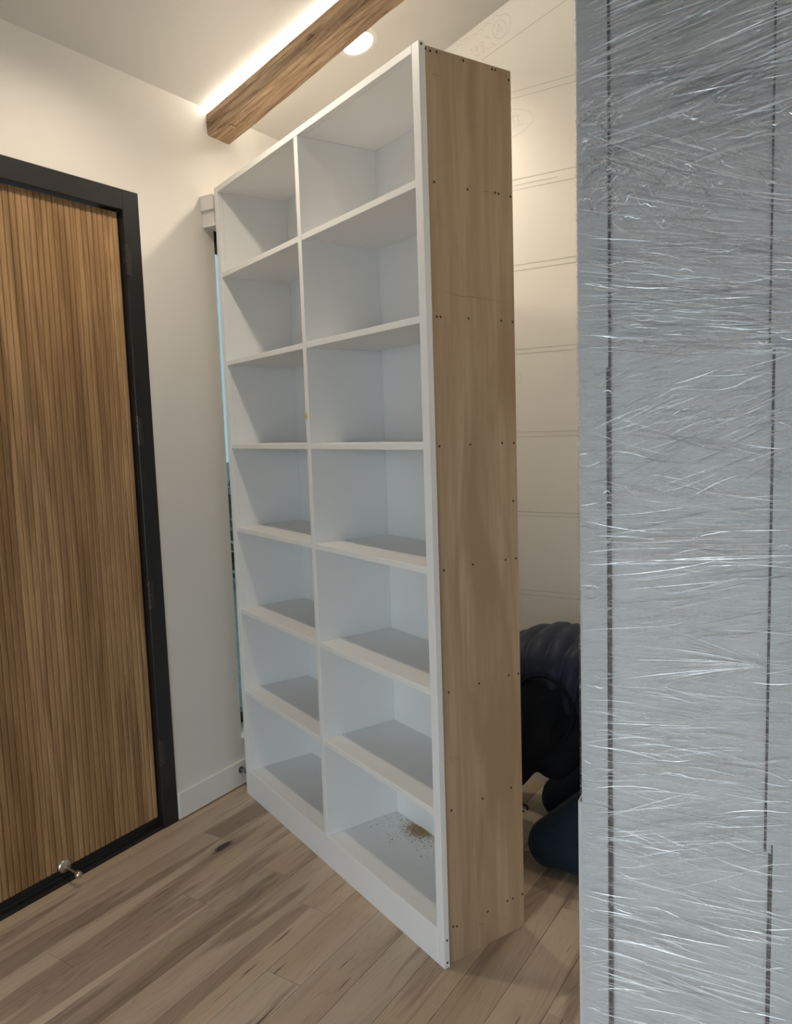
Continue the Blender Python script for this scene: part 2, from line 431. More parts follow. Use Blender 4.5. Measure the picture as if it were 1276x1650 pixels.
# local x runs up the slope, local z is normal to the ceiling; a slab cut to meet the wall plumb
L = 4.45; nb = 150; hwid = .0610; zt_, zb_ = -.021, -.097
mb = MB(); vs = []; fs = []
ring = []
for j in range(7): ring.append((-hwid, zt_+(zb_-zt_)*j/6))
for j in range(1, 9): ring.append((-hwid+2*hwid*j/8, zb_))
for j in range(1, 7): ring.append((hwid, zb_+(zt_-zb_)*j/6))
nr = len(ring)
for i in range(nb+1):
    xx = L*i/nb
    for a, b in ring:
        n1 = noise.noise(Vector((xx*2.2, a*14+3, b*14))); n2 = noise.noise(Vector((xx*9, a*40, b*40+7)))
        edge = 1.0 if (abs(abs(a)-hwid) < 1e-6 and abs(b-zb_) < 1e-6) else .55
        s = 1+edge*(.05*n1+.035*n2)-(.03 if edge == 1 else 0)
        zz = zt_+(b-zt_)*(1+edge*(.06*n1+.04*n2)) - (-.002 if edge == 1 else 0)
        x_ = xx if i else (b*SL)      # foot cut plumb against the wall
        vs.append((x_ if i else b*SL, a*s, zz))
for i in range(nb):
    for j in range(nr-1): fs.append((i*nr+j, i*nr+j+1, (i+1)*nr+j+1, (i+1)*nr+j))
    fs.append((i*nr+nr-1, i*nr, (i+1)*nr, (i+1)*nr+nr-1))
fs.append(tuple(range(nr))); fs.append(tuple(range(nb*nr, (nb+1)*nr)))
mb.add(vs, fs).build('timber', m_beam, beam)
MB().box(.0, L, -.035, .035, zt_-.002, .004).build('mounting_batten', m_trim, beam)
for s in (-1, 1):
    a, b = sorted((s*.044, s*.056))
    MB().box(.006, L-.1, a, b, zt_-.001, -.007).build('led_strip', m_led, beam)
# pale repair block let into the underside near the wall
q = on_plane(362, 209, (0, 0, Z_A-.094*1.06), Vector((-SL, 0, 1)))
ploc = beam.matrix_world
c_, s_ = math.cos(math.atan(SL)), math.sin(math.atan(SL))
lx = q.x*c_ + (q.z-Z_A)*s_
m_chip = plain('pale_wood', (.40, .28, .17), .7, 0, .15, 60)
MB().box(.055, .067, -.030, .004, zb_-.006, zb_+.01).build('wood_plug', m_chip, beam, bevel=.001)

m_ring = paint('light_trim_white', (.82, .80, .76), .4)
for i, (xx, yy) in enumerate(((.548, -.372), (.548, -1.402), (2.75, -1.402))):
    if True:
        lab = 'lit recessed ceiling light '+('half hidden by the timber beam', 'above the floor before the bookcase', 'high above the wrapped package')[i]
        e = empty('recessed_light', (xx, yy, zc(xx))); e.rotation_euler = (0, -math.atan(SL), 0)
        tag(e, lab, 'ceiling light', 'recessed ceiling lights')
        MB().lathe([(.056, -.001), (.060, -.005), (.072, -.005), (.078, -.002), (.078, .004), (.056, .004)], (0, 0, 0), (0, 0, 1), 40).build('trim_ring', m_ring, e, smooth=False)
        lt = bpy.data.lights.new('downlight', 'SPOT'); lt.energy = CAN_POWER; lt.color = (1.0, .86, .68); lt.spot_size = R(154); lt.spot_blend = .80; lt.shadow_soft_size = .045
        lo = bpy.data.objects.new('downlight', lt); COL.objects.link(lo); lo.parent = e; lo.location = (0, 0, -.03); lo.rotation_euler = (0, math.atan(SL)*.6, 0)
        MB().lathe([(.001, -.0062), (.0545, -.0058), (.056, .001), (.001, .002)], (0, 0, 0), (0, 0, 1), 40).build('lens', m_lens, e)

# ------------------------------------------------------------------ pencil marks on the back wall
def Bp(px, py):
    q = on_plane(px, py, (0, -.0006, 0), Vector((0, 1, 0))); return q
NB = (0, -1, 0)
def wline(z, xa, xb, m=m_pencil, wd=.0012, dz=0, name='pencil_line'):
    MB().ribbon([(xa, -.0006, z), ((xa+xb)/2, -.0006, z+dz), (xb, -.0006, z)], wd, NB).build(name, m, wall_back)
for za, zb2, xb in ((2.459, 2.419, 2.6), (2.130, 2.108, 2.6), (1.798, 1.780, 2.6), (1.465, 1.446, 2.6), (1.138, 1.123, 2.6), (.811, .791, 2.6), (.470, .452, 2.6)):
    wline(za, .1, xb); wline(zb2, .1, xb)
wline(2.790, .1, 1.27, wd=.0012); wline(2.766, .1, 1.29, wd=.0012)
wline(2.437, .6, 1.2, m_pencil_soft, .0022)
def stroke(pts, m=m_pencil_soft, wd=.0018, name='pencil_mark'):
    # smooth a polyline given in photo pixels, laid on the wall
    P = [Bp(*p) for p in pts]
    if len(P) > 2:
        out = []
        for i in range(len(P)-1):
            a, b, c, d = P[max(i-1, 0)], P[i], P[i+1], P[min(i+2, len(P)-1)]
            for t in (0, .25, .5, .75):
                out.append(.5*((2*b)+(c-a)*t+(2*a-5*b+4*c-d)*t*t+(3*b-a-3*c+d)*t**3))
        P = out+[P[-1]]
    return MB().ribbon(P, wd, NB).build(name, m, wall_back)
stroke([(776, 97), (845, 47.5), (911, 1), (930, -13)], m_pencil, .0014)
def Z(l): return [(700+a/5.317, b/5.317) for a, b in l]
def ellipse(cx, cy, rx, ry, tilt, n=20, a0=0, a1=360):
    o = []
    for i in range(n+1):
        a = R(a0+(a1-a0)*i/n); x_, y_ = rx*math.cos(a), ry*math.sin(a)
        o.append((cx+x_*math.cos(tilt)-y_*math.sin(tilt), cy+x_*math.sin(tilt)+y_*math.cos(tilt)))
    return o
m_p3 = plain('light_pencil', (.60, .57, .52), .7)
# scalloped cloud
cloud = [(155, 432), (180, 428), (195, 440)], [(190, 405), (215, 385), (245, 385)], [(240, 350), (280, 325), (312, 335)], [(312, 318), (345, 290), (368, 300)], [(365, 275), (400, 250), (425, 270)], [(425, 235), (450, 200), (490, 205)], [(490, 180), (520, 135), (565, 140)], [(565, 130), (610, 118), (650, 150), (655, 200)], [(650, 200), (645, 250), (625, 285), (590, 305)], [(540, 370), (515, 385), (495, 370)], [(490, 400), (465, 420), (450, 410)], [(435, 440), (410, 450), (400, 438)], [(395, 462), (360, 475), (350, 462)]
for c in cloud: stroke(Z(c), m_p3)
stroke(Z(ellipse(557, 252, 60, 82, R(12))), m_p3)
stroke(Z([(528, 305), (542, 250), (548, 205)]), m_p3); stroke(Z([(548, 205), (568, 240), (580, 272)]), m_p3); stroke(Z([(535, 272), (555, 262), (572, 256)]), m_p3)
stroke(Z([(300, 430), (318, 425), (335, 418)]), m_p3); stroke(Z([(318, 425), (322, 445), (318, 465)]), m_p3)
stroke(Z([(345, 450), (350, 420), (358, 400), (372, 415), (355, 425), (380, 440)]), m_p3)
stroke(Z(ellipse(405, 378, 16, 20, .2, 12)), m_p3); stroke(Z([(410, 398), (425, 415), (432, 425)]), m_p3)
stroke(Z([(445, 330), (455, 310), (468, 330), (485, 325)]), m_p3)
def Z6(l): return [(800+a/3.587, 100+b/3.587) for a, b in l]
stroke(Z6([(60, 280), (100, 273), (150, 275), (195, 292), (210, 325), (195, 360), (150, 400), (90, 438)]), m_p3)
stroke(Z6([(95, 305), (98, 340), (104, 372)]), m_p3); stroke(Z6([(120, 308), (126, 335), (130, 360)]), m_p3); stroke(Z6([(95, 380), (130, 364), (158, 356)]), m_p3); stroke(Z6([(88, 318), (112, 308), (135, 304)]), m_p3)
stroke([(830, 618), (836, 601), (840, 606), (838, 613), (832, 620)], m_p3)

# ------------------------------------------------------------------ bookcase
BTH = -0.4022
bk = empty('bookcase', (1.3133, -1.2287, 0), BTH)
tag(bk, 'tall white open bookcase with two columns of shelves and bare maple side', 'bookcase')
W, H, D = 1.344, 2.44, .310
def X(u): return -u                       # u runs from the maple side towards the door wall
def bbox(name, u0, u1, v0, v1, z0, z1, mat=m_white, parent=bk, bevel=.001):
    return MB().box(-u1, -u0, v0, v1, z0, z1).build(name, mat, parent, bevel=bevel)
# sides: white inside, bare plywood outside
sp_ = bbox('side_panel', .008, .022, .0195, D, 0, 2.436, m_maple); sp_['label'] = 'bare maple plywood side with screw holes'
bbox('side_lining', .0222, .0310, .0195, D-.018, .02, 2.42)
bbox('side_panel', W-.022, W-.008, .0195, D, 0, 2.436, m_maple)
bbox('side_lining', W-.0330, W-.0222, .0195, D-.018, .02, 2.42)
bbox('stile', 0, .031, 0, .0193, 0, H); bbox('stile', W-.033, W, 0, .0193, 0, H)
bbox('top_rail', .0312, W-.0332, 0, .0193, 2.419, H)
bbox('kick_board', .0312, W-.0332, 0, .0193, 0, .107)
bbox('top_panel', .0312, W-.0332, .0195, D-.018, 2.419, 2.436)
bbox('bottom_panel', .0312, W-.0332, .0195, D-.018, .089, .107)
bbox('divider', .650, .6735, 0.0, D-.018, .1072, 2.4188)
bp = bbox('back_panel', .022, W-.022, D-.018, D-.004, .02, 2.436)
for zt2 in (2.118, 1.782, 1.457, 1.127, .793, .454):
    for ua, ub in ((.0312, .6495), (.674, W-.0332)):
        bbox('shelf', ua, ub, .0015, D-.018, zt2-.0185, zt2)
# screw heads and holes in the maple side
def side_pt(px, py, u):
    n = Vector((math.cos(BTH), math.sin(BTH), 0)); o = Vector((1.3133, -1.2287, 0))-n*u
    q = on_plane(px, py, o, n)-Vector((1.3133, -1.2287, 0))
    return (-q.x*math.sin(BTH)+q.y*math.cos(BTH), q.z)
sc = None
def Zc(crop, l):
    x0, y0, s = crop; return [(x0+a/s, y0+b/s) for a, b in l]
screws = Zc((660, 60, 5.5), [(140, 98), (180, 120), (238, 130), (475, 206), (729, 283), (757, 290), (876, 378), (217, 1283), (513, 1349), (757, 1379), (788, 1388), (893, 1413)]) \
    + Zc((660, 360, 4.125), [(181, 620), (205, 621), (391, 632), (609, 647), (684, 655), (198, 1481), (402, 1470), (615, 1459), (692, 1460)]) \
    + Zc((660, 760, 4.127), [(228, 655), (420, 617), (638, 586), (706, 577), (689, 195), (260, 1467), (462, 1409), (659, 1354), (722, 1343)]) \
    + Zc((440, 1200, 2.454), [(705, 260), (829, 213), (941, 170), (712, 720), (727, 718), (849, 660), (927, 618), (948, 608), (985, 591)])
for px, py in screws:
    v, z = side_pt(px, py, .008)
    if sc is None:
        sc = MB().lathe([(.0034, -.0006), (.0034, .0002), (.0025, .0006), (.0004, .0007)], (0, 0, 0), (1, 0, 0), 12).build('screw', m_screw, bk); sc.location = (-.008, v, z)
    else: linked('screw', sc, bk, (-.008, v, z))
for px, py in ((660+340/18.2, 50+370/18.2), (690+482/15.95, 1500+245/15.95), (690+495/15.95, 1500+818/15.95)):
    v, z = side_pt(px, py, 0); linked('screw', sc, bk, (0.0, max(.006, min(.014, v)), z))
# scratches on the plywood
for pl in (Zc((660, 360, 4.125), [(180, 440), (250, 458), (340, 484), (400, 486), (500, 502), (635, 522)]), Zc((660, 60, 5.5), [(190, 325), (230, 335), (290, 352)]), Zc((660, 60, 5.5), [(640, 1365), (690, 1368), (745, 1374)]), Zc((440, 1200, 2.454), [(805, 715), (820, 708), (842, 712)])):
    P = []
    for px, py in pl:
        v, z = side_pt(px, py, .0078); P.append((-.0077, v, z))
    MB().ribbon(P, .0012, (1, 0, 0), True).build('scratch', m_scratch, bk)
# bit of yellow tape on the divider
q = on_plane(494, 670, (1.3133, -1.2287, 0), Vector((-math.sin(BTH), math.cos(BTH), 0)))-Vector((1.3133, -1.2287, 0))
uu = -(q.x*math.cos(BTH)+q.y*math.sin(BTH))
m_yel = plain('yellow_tape', (.75, .52, .06), .5)
MB().prism(ellipse(-uu, q.z, .0065, .012, 0, 14)[:-1], lambda a, b, c: (a, c, b), -.0008, .0004).build('tape_dot', m_yel, bk)

# sawdust swept into the back of the lowest right compartment
def bkw(u, v, z):
    return Vector((1.3133, -1.2287, 0))+Vector((-u*math.cos(BTH)-v*math.sin(BTH), -u*math.sin(BTH)+v*math.cos(BTH), z))
def dust_mat():
    t = NT('sawdust'); a = t.noise(t.coords(), 260, 3)
    return t.set(t.mix(t.mapr(a, .35, .65), (.26, .165, .075), (.55, .40, .22)), .9)
m_dust = dust_mat()
mb = MB(); rnd = random.Random(11)
def shelf_uv(px, py, z=.107):
    q = on_plane(px, py, (0, 0, z), Vector((0, 0, 1)))-Vector((1.3133, -1.2287, 0))
    return -(q.x*math.cos(BTH)+q.y*math.sin(BTH)), -q.x*math.sin(BTH)+q.y*math.cos(BTH)
cu, cv = shelf_uv(685, 1338); cu2, cv2 = shelf_uv(668, 1337)
for i in range(2600):
    if i < 1900:
        t = rnd.random(); u = cu+(cu2-cu)*t+rnd.gauss(0, .026); v = cv+(cv2-cv)*t+rnd.gauss(0, .022); s = rnd.uniform(.0006, .0018)
        if v > D-.021: v = 2*(D-.021)-v
    elif i < 2500: u = cu2+rnd.gauss(-.02, .09); v = cv2+rnd.gauss(-.01, .040); s = rnd.uniform(.0005, .0014)
    else: u = cu2+rnd.gauss(0, .08); v = cv2+rnd.gauss(-.01, .045); s = rnd.uniform(.0014, .0030)
    if not (.034 < u < .645 and .02 < v < D-.0195): continue
    hgt = .0016*math.exp(-((u-cu)**2+(v-cv)**2)/.0016) if i < 1900 else 0
    c = bkw(u, v, .1072+hgt); a = rnd.uniform(0, 3.14); dx, dy = Vector((math.cos(a), math.sin(a), 0))*s*1.6, Vector((-math.sin(a), math.cos(a), 0))*s*.8
    mb.add([c-dx, c-dy, c+dx, c+dy, c+Vector((0, 0, s*.9))], [(0, 1, 4), (1, 2, 4), (2, 3, 4), (3, 0, 4), (3, 2, 1, 0)])
tag(mb.build('sawdust', m_dust), 'scattered brown sawdust on the lowest shelf beside the maple side', 'sawdust', kind='stuff')

# ------------------------------------------------------------------ stretch-wrapped tall package
LEFT = on_plane(932, 680, CAM+fw*1.4, fw); LEFT.z = 0
dl = (fw + (-2000-IMG_W/2)/F_PX*rt - (800-IMG_H/2)/F_PX*up); dl.z = 0; dl.normalize()
E_U = -dl; E_N = Vector((E_U.y, -E_U.x, 0))          # along the face, and out towards the room
PK = empty('wrapped_package', LEFT, math.atan2(E_U.y, E_U.x))
tag(PK, 'tall pale grey package bound in clear stretch film with cardboard corner guards', 'package')
PH, PD = 2.42, .30
def fu(px, py, off=0.0):
    q = on_plane(px, py, LEFT+E_N*off, E_N)-LEFT
    return q.dot(E_U), q.z
PWD = fu(1300, 680)[0]
def card(name, col, rough=.6):
    t = NT(name); a = t.noise(t.coords((14, 14, 3)), 1, 4)
    t.bump(t.noise(t.coords((60, 60, 60)), 1, 3), .1, .001)
    return t.set(t.mix(a, tuple(x*.93 for x in col), col), rough, spec=.3)
m_carton = card('grey_carton', (.69, .69, .69)); m_guard = card('grey_cardboard_guard', (.61, .625, .635)); m_kraft = card('kraft_edge', (.105, .075, .068), .8)
# local frame: x along the face, -y out of the face, z up
MB().box(.003, PWD-.003, .003, PD, 0, PH).build('carton', m_carton, PK, bevel=.003)
def guard(z0, z1, u0, u1, th, side, raw):
    """L-shaped corner guard with a rounded corner; its raw kraft edge shows as a dark line"""
    n = 5; r = .006
    if side < 0:
        outer = [(u1, -th)]+[(u0+r-r*math.sin(R(90*i/n)), -th+r-r*math.cos(R(90*i/n))) for i in range(n+1)]+[(u0, .06), (u0+.003, .06), (u0+.003, 0), (u1, 0)]
        ra, rbb = u1, u1+raw
    else:
        outer = [(u0, -th)]+[(u1-r+r*math.sin(R(90*i/n)), -th+r-r*math.cos(R(90*i/n))) for i in range(n+1)]+[(u1, .06), (u1-.003, .06), (u1-.003, 0), (u0, 0)]
        ra, rbb = u0-raw, u0
    g = MB().prism(outer, lambda a, b, c: (a, b, c), z0, z1).build('corner_guard', m_guard, PK)
    for k2, (a, b, t2) in enumerate(((0, .42, .75), (.5, 1.0, .45))):
        lo, hi = (ra+(rbb-ra)*a, ra+(rbb-ra)*b) if side < 0 else (rbb-(rbb-ra)*b, rbb-(rbb-ra)*a)
        MB().box(lo, hi, -th*t2, .001, z0+.001, z1-.004).build('raw_edge', m_kraft, g)
    return g
zj1 = fu(955, 584)[1]; zj2 = fu(955, 1294)[1]
uL1 = fu(979.5, 300)[0]; uL2 = fu(978.5, 900)[0]; uL3 = fu(981, 1450)[0]
guard(zj1-.01, PH, -.0005, uL1, .0045, -1, .0042)
guard(zj2-.02, zj1, .0005, uL2, .0042, -1, .0075)
guard(.0, zj2, -.006, uL3, .0068, -1, .0080)
zr1 = fu(1250, 556)[1]; zr2 = fu(1250, 1357)[1]
guard(zr1+.004, PH, fu(1246.5, 300)[0], PWD, .0045, 1, .0032)
guard(zr2-.02, zr1-.004, fu(1242.5, 950)[0], PWD+.001, .0046, 1, .0042)
guard(.0, zr2, fu(1242.5, 1500)[0], PWD+.004, .0068, 1, .0070)
# the film itself
def film_mat():
    t = NT('stretch_film')
    c1 = t.coords((9, 9, 130)); c2 = t.coords((30, 30, 420)); c3 = t.coords((5, 5, 26))
    h = t.math('ADD', t.noise(c1, 1, 4, .6, 1.2), t.math('MULTIPLY', t.noise(c2, 1, 3, .6, .6), .5))
    h = t.math('ADD', h, t.math('MULTIPLY', t.noise(c3, 1, 2, .5, .8), 1.5))
    bp_ = t.n('Bump'); bp_.inputs['Strength'].default_value = .8; bp_.inputs['Distance'].default_value = .004; t.l(h, bp_.inputs['Height'])
    tr_ = t.n('BsdfTransparent'); g = t.n('BsdfGlossy'); g.inputs['Roughness'].default_value = .25; t.l(bp_.outputs[0], g.inputs['Normal'])
    d = t.n('BsdfDiffuse'); d.inputs[0].default_value = (.80, .84, .88, 1); t.l(bp_.outputs[0], d.inputs['Normal'])
    haze = t.math('MULTIPLY', t.mapr(t.noise(c1, 1, 5, .65, 1.5), .48, .72), .40)
    m1 = t.n('MixShader'); t.l(haze, m1.inputs[0]); t.l(tr_.outputs[0], m1.inputs[1]); t.l(d.outputs[0], m1.inputs[2])
    m2 = t.n('MixShader'); m2.inputs[0].default_value = .10; t.l(m1.outputs[0], m2.inputs[1]); t.l(g.outputs[0], m2.inputs[2])
    t.l(m2.outputs[0], t.out.inputs[0]); return t.m
m_film = film_mat()
mb = MB(); off = .0085; prof = [(-.002, PD), (-.002, .02), (-.001, -off+.003), (.004, -off), (.05, -off)]
prof += [(.05+(PWD-.1)*i/8, -off+.0025*math.sin(i*math.pi/8)) for i in range(1, 8)]
prof += [(PWD-.05, -off), (PWD-.004, -off), (PWD+off-.002, -off+.003), (PWD+off, .02), (PWD+off, PD)]
nz = 60; n = len(prof); vs = []; fs = []
for j in range(nz+1):
    z = .01+(PH-.01)*j/nz
    for i, (a, b) in enumerate(prof):
        wv = .0012*noise.noise(Vector((a*9, z*30, 3)))
        vs.append((a, b-(abs(wv) if -.02 < b < .0 else 0), z))
for j in range(nz):
    for i in range(n-1): fs.append((j*n+i, j*n+i+1, (j+1)*n+i+1, (j+1)*n+i))
film = mb.add(vs, fs).build('stretch_film', m_film, PK, smooth=True)
# creases: thin folds of glossy film, glints and shade also painted white and dark
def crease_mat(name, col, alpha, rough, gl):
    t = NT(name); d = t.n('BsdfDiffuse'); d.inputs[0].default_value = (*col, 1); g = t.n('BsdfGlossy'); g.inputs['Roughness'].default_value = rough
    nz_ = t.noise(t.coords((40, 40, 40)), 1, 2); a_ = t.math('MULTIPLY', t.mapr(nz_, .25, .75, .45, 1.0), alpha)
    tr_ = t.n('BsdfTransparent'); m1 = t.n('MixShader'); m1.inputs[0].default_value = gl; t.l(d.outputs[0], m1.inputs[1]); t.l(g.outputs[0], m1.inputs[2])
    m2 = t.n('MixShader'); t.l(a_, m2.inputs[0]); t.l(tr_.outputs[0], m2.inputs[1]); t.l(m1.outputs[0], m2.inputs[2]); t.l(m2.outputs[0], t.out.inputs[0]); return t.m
m_cr = [crease_mat('film_crease_painted_glint', (.98, .98, .98), 1.0, .16, .50), crease_mat('film_crease_faint_glint', (.95, .96, .97), .50, .25, .30), crease_mat('film_crease_painted_shade', (.22, .24, .27), .35, .3, .1)]
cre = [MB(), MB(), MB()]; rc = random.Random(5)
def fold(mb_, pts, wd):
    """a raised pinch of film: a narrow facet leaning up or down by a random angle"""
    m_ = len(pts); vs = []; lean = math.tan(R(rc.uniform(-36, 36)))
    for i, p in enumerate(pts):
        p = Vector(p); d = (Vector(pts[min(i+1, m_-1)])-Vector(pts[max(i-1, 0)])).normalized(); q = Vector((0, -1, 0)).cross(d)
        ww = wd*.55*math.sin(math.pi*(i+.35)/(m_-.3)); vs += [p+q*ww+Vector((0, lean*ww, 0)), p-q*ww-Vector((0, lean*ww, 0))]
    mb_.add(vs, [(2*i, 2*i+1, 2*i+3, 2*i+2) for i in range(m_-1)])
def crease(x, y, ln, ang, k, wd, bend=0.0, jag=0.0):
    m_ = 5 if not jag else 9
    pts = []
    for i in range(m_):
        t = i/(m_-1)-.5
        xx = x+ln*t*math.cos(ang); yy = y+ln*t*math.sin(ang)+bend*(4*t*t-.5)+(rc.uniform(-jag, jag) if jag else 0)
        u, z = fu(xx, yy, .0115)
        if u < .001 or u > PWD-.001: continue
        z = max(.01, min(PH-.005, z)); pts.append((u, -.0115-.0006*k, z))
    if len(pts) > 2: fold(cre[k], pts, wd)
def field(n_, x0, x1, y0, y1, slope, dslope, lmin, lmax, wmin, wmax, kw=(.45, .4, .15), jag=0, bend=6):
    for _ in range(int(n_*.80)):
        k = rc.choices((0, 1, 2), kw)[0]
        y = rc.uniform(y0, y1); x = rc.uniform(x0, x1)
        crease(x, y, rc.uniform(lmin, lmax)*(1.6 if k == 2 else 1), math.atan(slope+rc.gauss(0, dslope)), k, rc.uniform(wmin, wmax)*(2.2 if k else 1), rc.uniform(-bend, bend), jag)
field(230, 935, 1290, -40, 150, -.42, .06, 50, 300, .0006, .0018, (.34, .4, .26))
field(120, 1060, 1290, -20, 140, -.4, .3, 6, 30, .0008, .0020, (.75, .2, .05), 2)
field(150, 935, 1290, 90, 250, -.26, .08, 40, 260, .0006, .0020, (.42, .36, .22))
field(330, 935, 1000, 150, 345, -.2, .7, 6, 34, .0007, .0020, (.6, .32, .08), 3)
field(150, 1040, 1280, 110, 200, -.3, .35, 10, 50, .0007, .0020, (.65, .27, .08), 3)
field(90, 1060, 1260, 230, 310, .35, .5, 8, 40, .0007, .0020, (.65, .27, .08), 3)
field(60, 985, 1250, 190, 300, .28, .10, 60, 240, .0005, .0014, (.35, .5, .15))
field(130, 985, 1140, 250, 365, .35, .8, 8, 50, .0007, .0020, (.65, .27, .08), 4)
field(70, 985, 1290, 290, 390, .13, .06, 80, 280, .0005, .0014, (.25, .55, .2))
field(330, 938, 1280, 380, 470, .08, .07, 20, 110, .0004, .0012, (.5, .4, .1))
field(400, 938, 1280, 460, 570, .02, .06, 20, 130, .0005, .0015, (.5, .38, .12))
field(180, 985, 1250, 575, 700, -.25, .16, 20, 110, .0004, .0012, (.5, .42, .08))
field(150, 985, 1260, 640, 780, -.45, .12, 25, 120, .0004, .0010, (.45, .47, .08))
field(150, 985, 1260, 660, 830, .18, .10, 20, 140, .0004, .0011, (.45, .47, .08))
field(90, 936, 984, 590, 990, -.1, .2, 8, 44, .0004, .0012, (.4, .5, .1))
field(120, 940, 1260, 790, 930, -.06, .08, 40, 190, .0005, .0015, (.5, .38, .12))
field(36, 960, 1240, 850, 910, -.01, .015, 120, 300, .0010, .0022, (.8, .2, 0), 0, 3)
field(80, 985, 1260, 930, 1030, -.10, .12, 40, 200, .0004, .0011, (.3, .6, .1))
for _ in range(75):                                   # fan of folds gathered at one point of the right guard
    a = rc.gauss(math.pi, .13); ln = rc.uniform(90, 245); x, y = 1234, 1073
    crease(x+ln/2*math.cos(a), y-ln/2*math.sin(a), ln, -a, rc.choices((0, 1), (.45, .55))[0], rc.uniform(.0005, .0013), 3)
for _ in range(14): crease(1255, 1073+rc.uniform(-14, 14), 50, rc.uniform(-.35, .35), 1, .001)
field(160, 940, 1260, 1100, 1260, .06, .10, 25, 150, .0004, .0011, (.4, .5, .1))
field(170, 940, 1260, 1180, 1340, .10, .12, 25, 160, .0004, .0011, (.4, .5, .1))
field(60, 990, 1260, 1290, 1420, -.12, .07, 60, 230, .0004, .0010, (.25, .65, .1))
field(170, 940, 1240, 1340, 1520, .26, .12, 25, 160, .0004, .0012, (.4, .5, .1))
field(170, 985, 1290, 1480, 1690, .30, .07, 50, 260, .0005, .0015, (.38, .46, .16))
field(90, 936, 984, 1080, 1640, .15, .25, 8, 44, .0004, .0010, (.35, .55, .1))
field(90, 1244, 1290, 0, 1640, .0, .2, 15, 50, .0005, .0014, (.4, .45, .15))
for k, nm in enumerate(('painted_glint_crease', 'faint_glint_crease', 'painted_shade_crease')):
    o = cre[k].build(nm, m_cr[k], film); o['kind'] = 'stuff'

# ------------------------------------------------------------------ kneeling person behind the bookcase
def fabric(name, col, rough=.8, scale=140., var=.25, sheen=.2):
    t = NT(name); a = t.noise(t.coords(), scale, 3); b = t.noise(t.coords(), 9, 3)
    t.bump(t.math('ADD', t.math('MULTIPLY', a, .4), b), .35, .004)
    t.b.inputs['Sheen Weight'].default_value = sheen
    return t.set(t.mix(b, tuple(x*(1-var) for x in col), tuple(x*(1+var) for x in col)), rough, spec=.2)
m_vest = fabric('navy_quilted_nylon', (.013, .018, .034), .5, 60, .2, .05)
m_sweat = fabric('black_fleece', (.0045, .0055, .008), .9, 150, .3, .0)
m_jean = fabric('dark_navy_denim', (.010, .020, .031), .85, 220, .3, .05)
m_skin = plain('skin', (.46, .27, .19), .55, 0, .06)
m_hair = plain('dark_hair', (.03, .02, .015), .6)
m_boot = plain('dark_boot', (.02, .017, .015), .6)
m_eye = plain('eye', (.75, .73, .70), .3)
person = empty('person', (1.45, -.42, 0))
tag(person, 'person in navy quilted vest kneeling between the bookcase and wrapped package', 'person')
PO = Vector((1.45, -.42, 0))
def pl(*p): return [Vector(q)-PO for q in p]
def organic(mb, name, mat, voxel=.008, it=6, parent=person):
    o = mb.build(name, mat, parent, smooth=True)
    r = o.modifiers.new('remesh', 'REMESH'); r.mode = 'VOXEL'; r.voxel_size = voxel; r.use_smooth_shade = True
    s = o.modifiers.new('smooth', 'SMOOTH'); s.iterations = it; s.factor = .5
    return o
# pose: on both knees facing the door wall, back rounded, arms reaching forward to the floor
hipN, hipF = (1.80, -.52, .34), (1.78, -.33, .34)
kneeN, kneeF = (1.385, -.605, .088), (1.30, -.275, .085)
ankN, ankF = (1.80, -.62, .07), (1.74, -.25, .07)
pelv, mid, chest, neck = (1.80, -.42, .38), (1.63, -.42, .555), (1.36, -.42, .64), (1.14, -.42, .60)
shN, shF = (1.335, -.575, .595), (1.28, -.27, .595)
elN, elF = (1.235, -.615, .33), (1.10, -.22, .36)
wrN, wrF = (1.03, -.575, .15), (.92, -.24, .17)
head = (1.0, -.42, .585)
b = MB()
b.capsule(pl(pelv, mid, chest, neck), (.12, .115, .115, .055))
b.capsule(pl((chest[0]-.04, -.30, .61), (chest[0]-.04, -.54, .61)), (.075, .075))
b.capsule(pl(neck, (1.06, -.42, .59)), (.055, .052))
# head facing down and towards the door wall
hc = Vector(head)-PO; fd = Vector((-.80, 0, -.60)); uh = Vector((-.60, 0, .80)); sd = Vector((0, 1, 0))
def hp(a, b_, c): return hc+fd*a+sd*b_+uh*c
b.ell(hc, .083, .074, .088); b.ell(hp(.035, 0, -.045), .055, .052, .058)
b.capsule([hp(.083, 0, .008), hp(.104, 0, -.024)], (.010, .014)); b.ell(hp(.085, 0, -.055), .016, .024, .010); b.ell(hp(.075, 0, -.088), .02, .024, .016)
for s in (-1, 1):
    b.ell(hp(-.005, s*.077, -.012), .014, .010, .028); b.ell(hp(.062, s*.045, -.03), .02, .02, .02)
def hand(wrist, direction, upv, side):
    d = Vector(direction).normalized(); un = Vector(upv); s_ = d.cross(un).normalized(); un = s_.cross(d)
    w_ = Vector(wrist)-PO
    b.capsule([w_-d*.02, w_+d*.045], (.024, .030)); 
    for k3 in range(4):
        o_ = (k3-1.5)*.0185; ln = (.068, .080, .075, .058)[k3]
        base = w_+d*.080+s_*o_
        b.capsule([w_+d*.03+s_*o_*.8, base, base+d*ln*.42-un*.012, base+d*ln*.70-un*.034], (.0115, .0105, .0095, .0085), 8)
    t0 = w_+d*.018+s_*side*.024
    b.capsule([t0, t0+d*.030+s_*side*.022-un*.008, t0+d*.058+s_*side*.024-un*.022], (.013, .0115, .0095), 8)
b.capsule(pl(elN, wrN), (.042, .027)); b.capsule(pl(elF, wrF), (.042, .027)); b.capsule(pl(shN, elN), (.05, .04)); b.capsule(pl(shF, elF), (.05, .04))
hand(wrN, (-.75, .05, -.62), (-.62, 0, .75), 1); hand(wrF, (-.75, -.05, -.62), (-.62, 0, .75), -1)
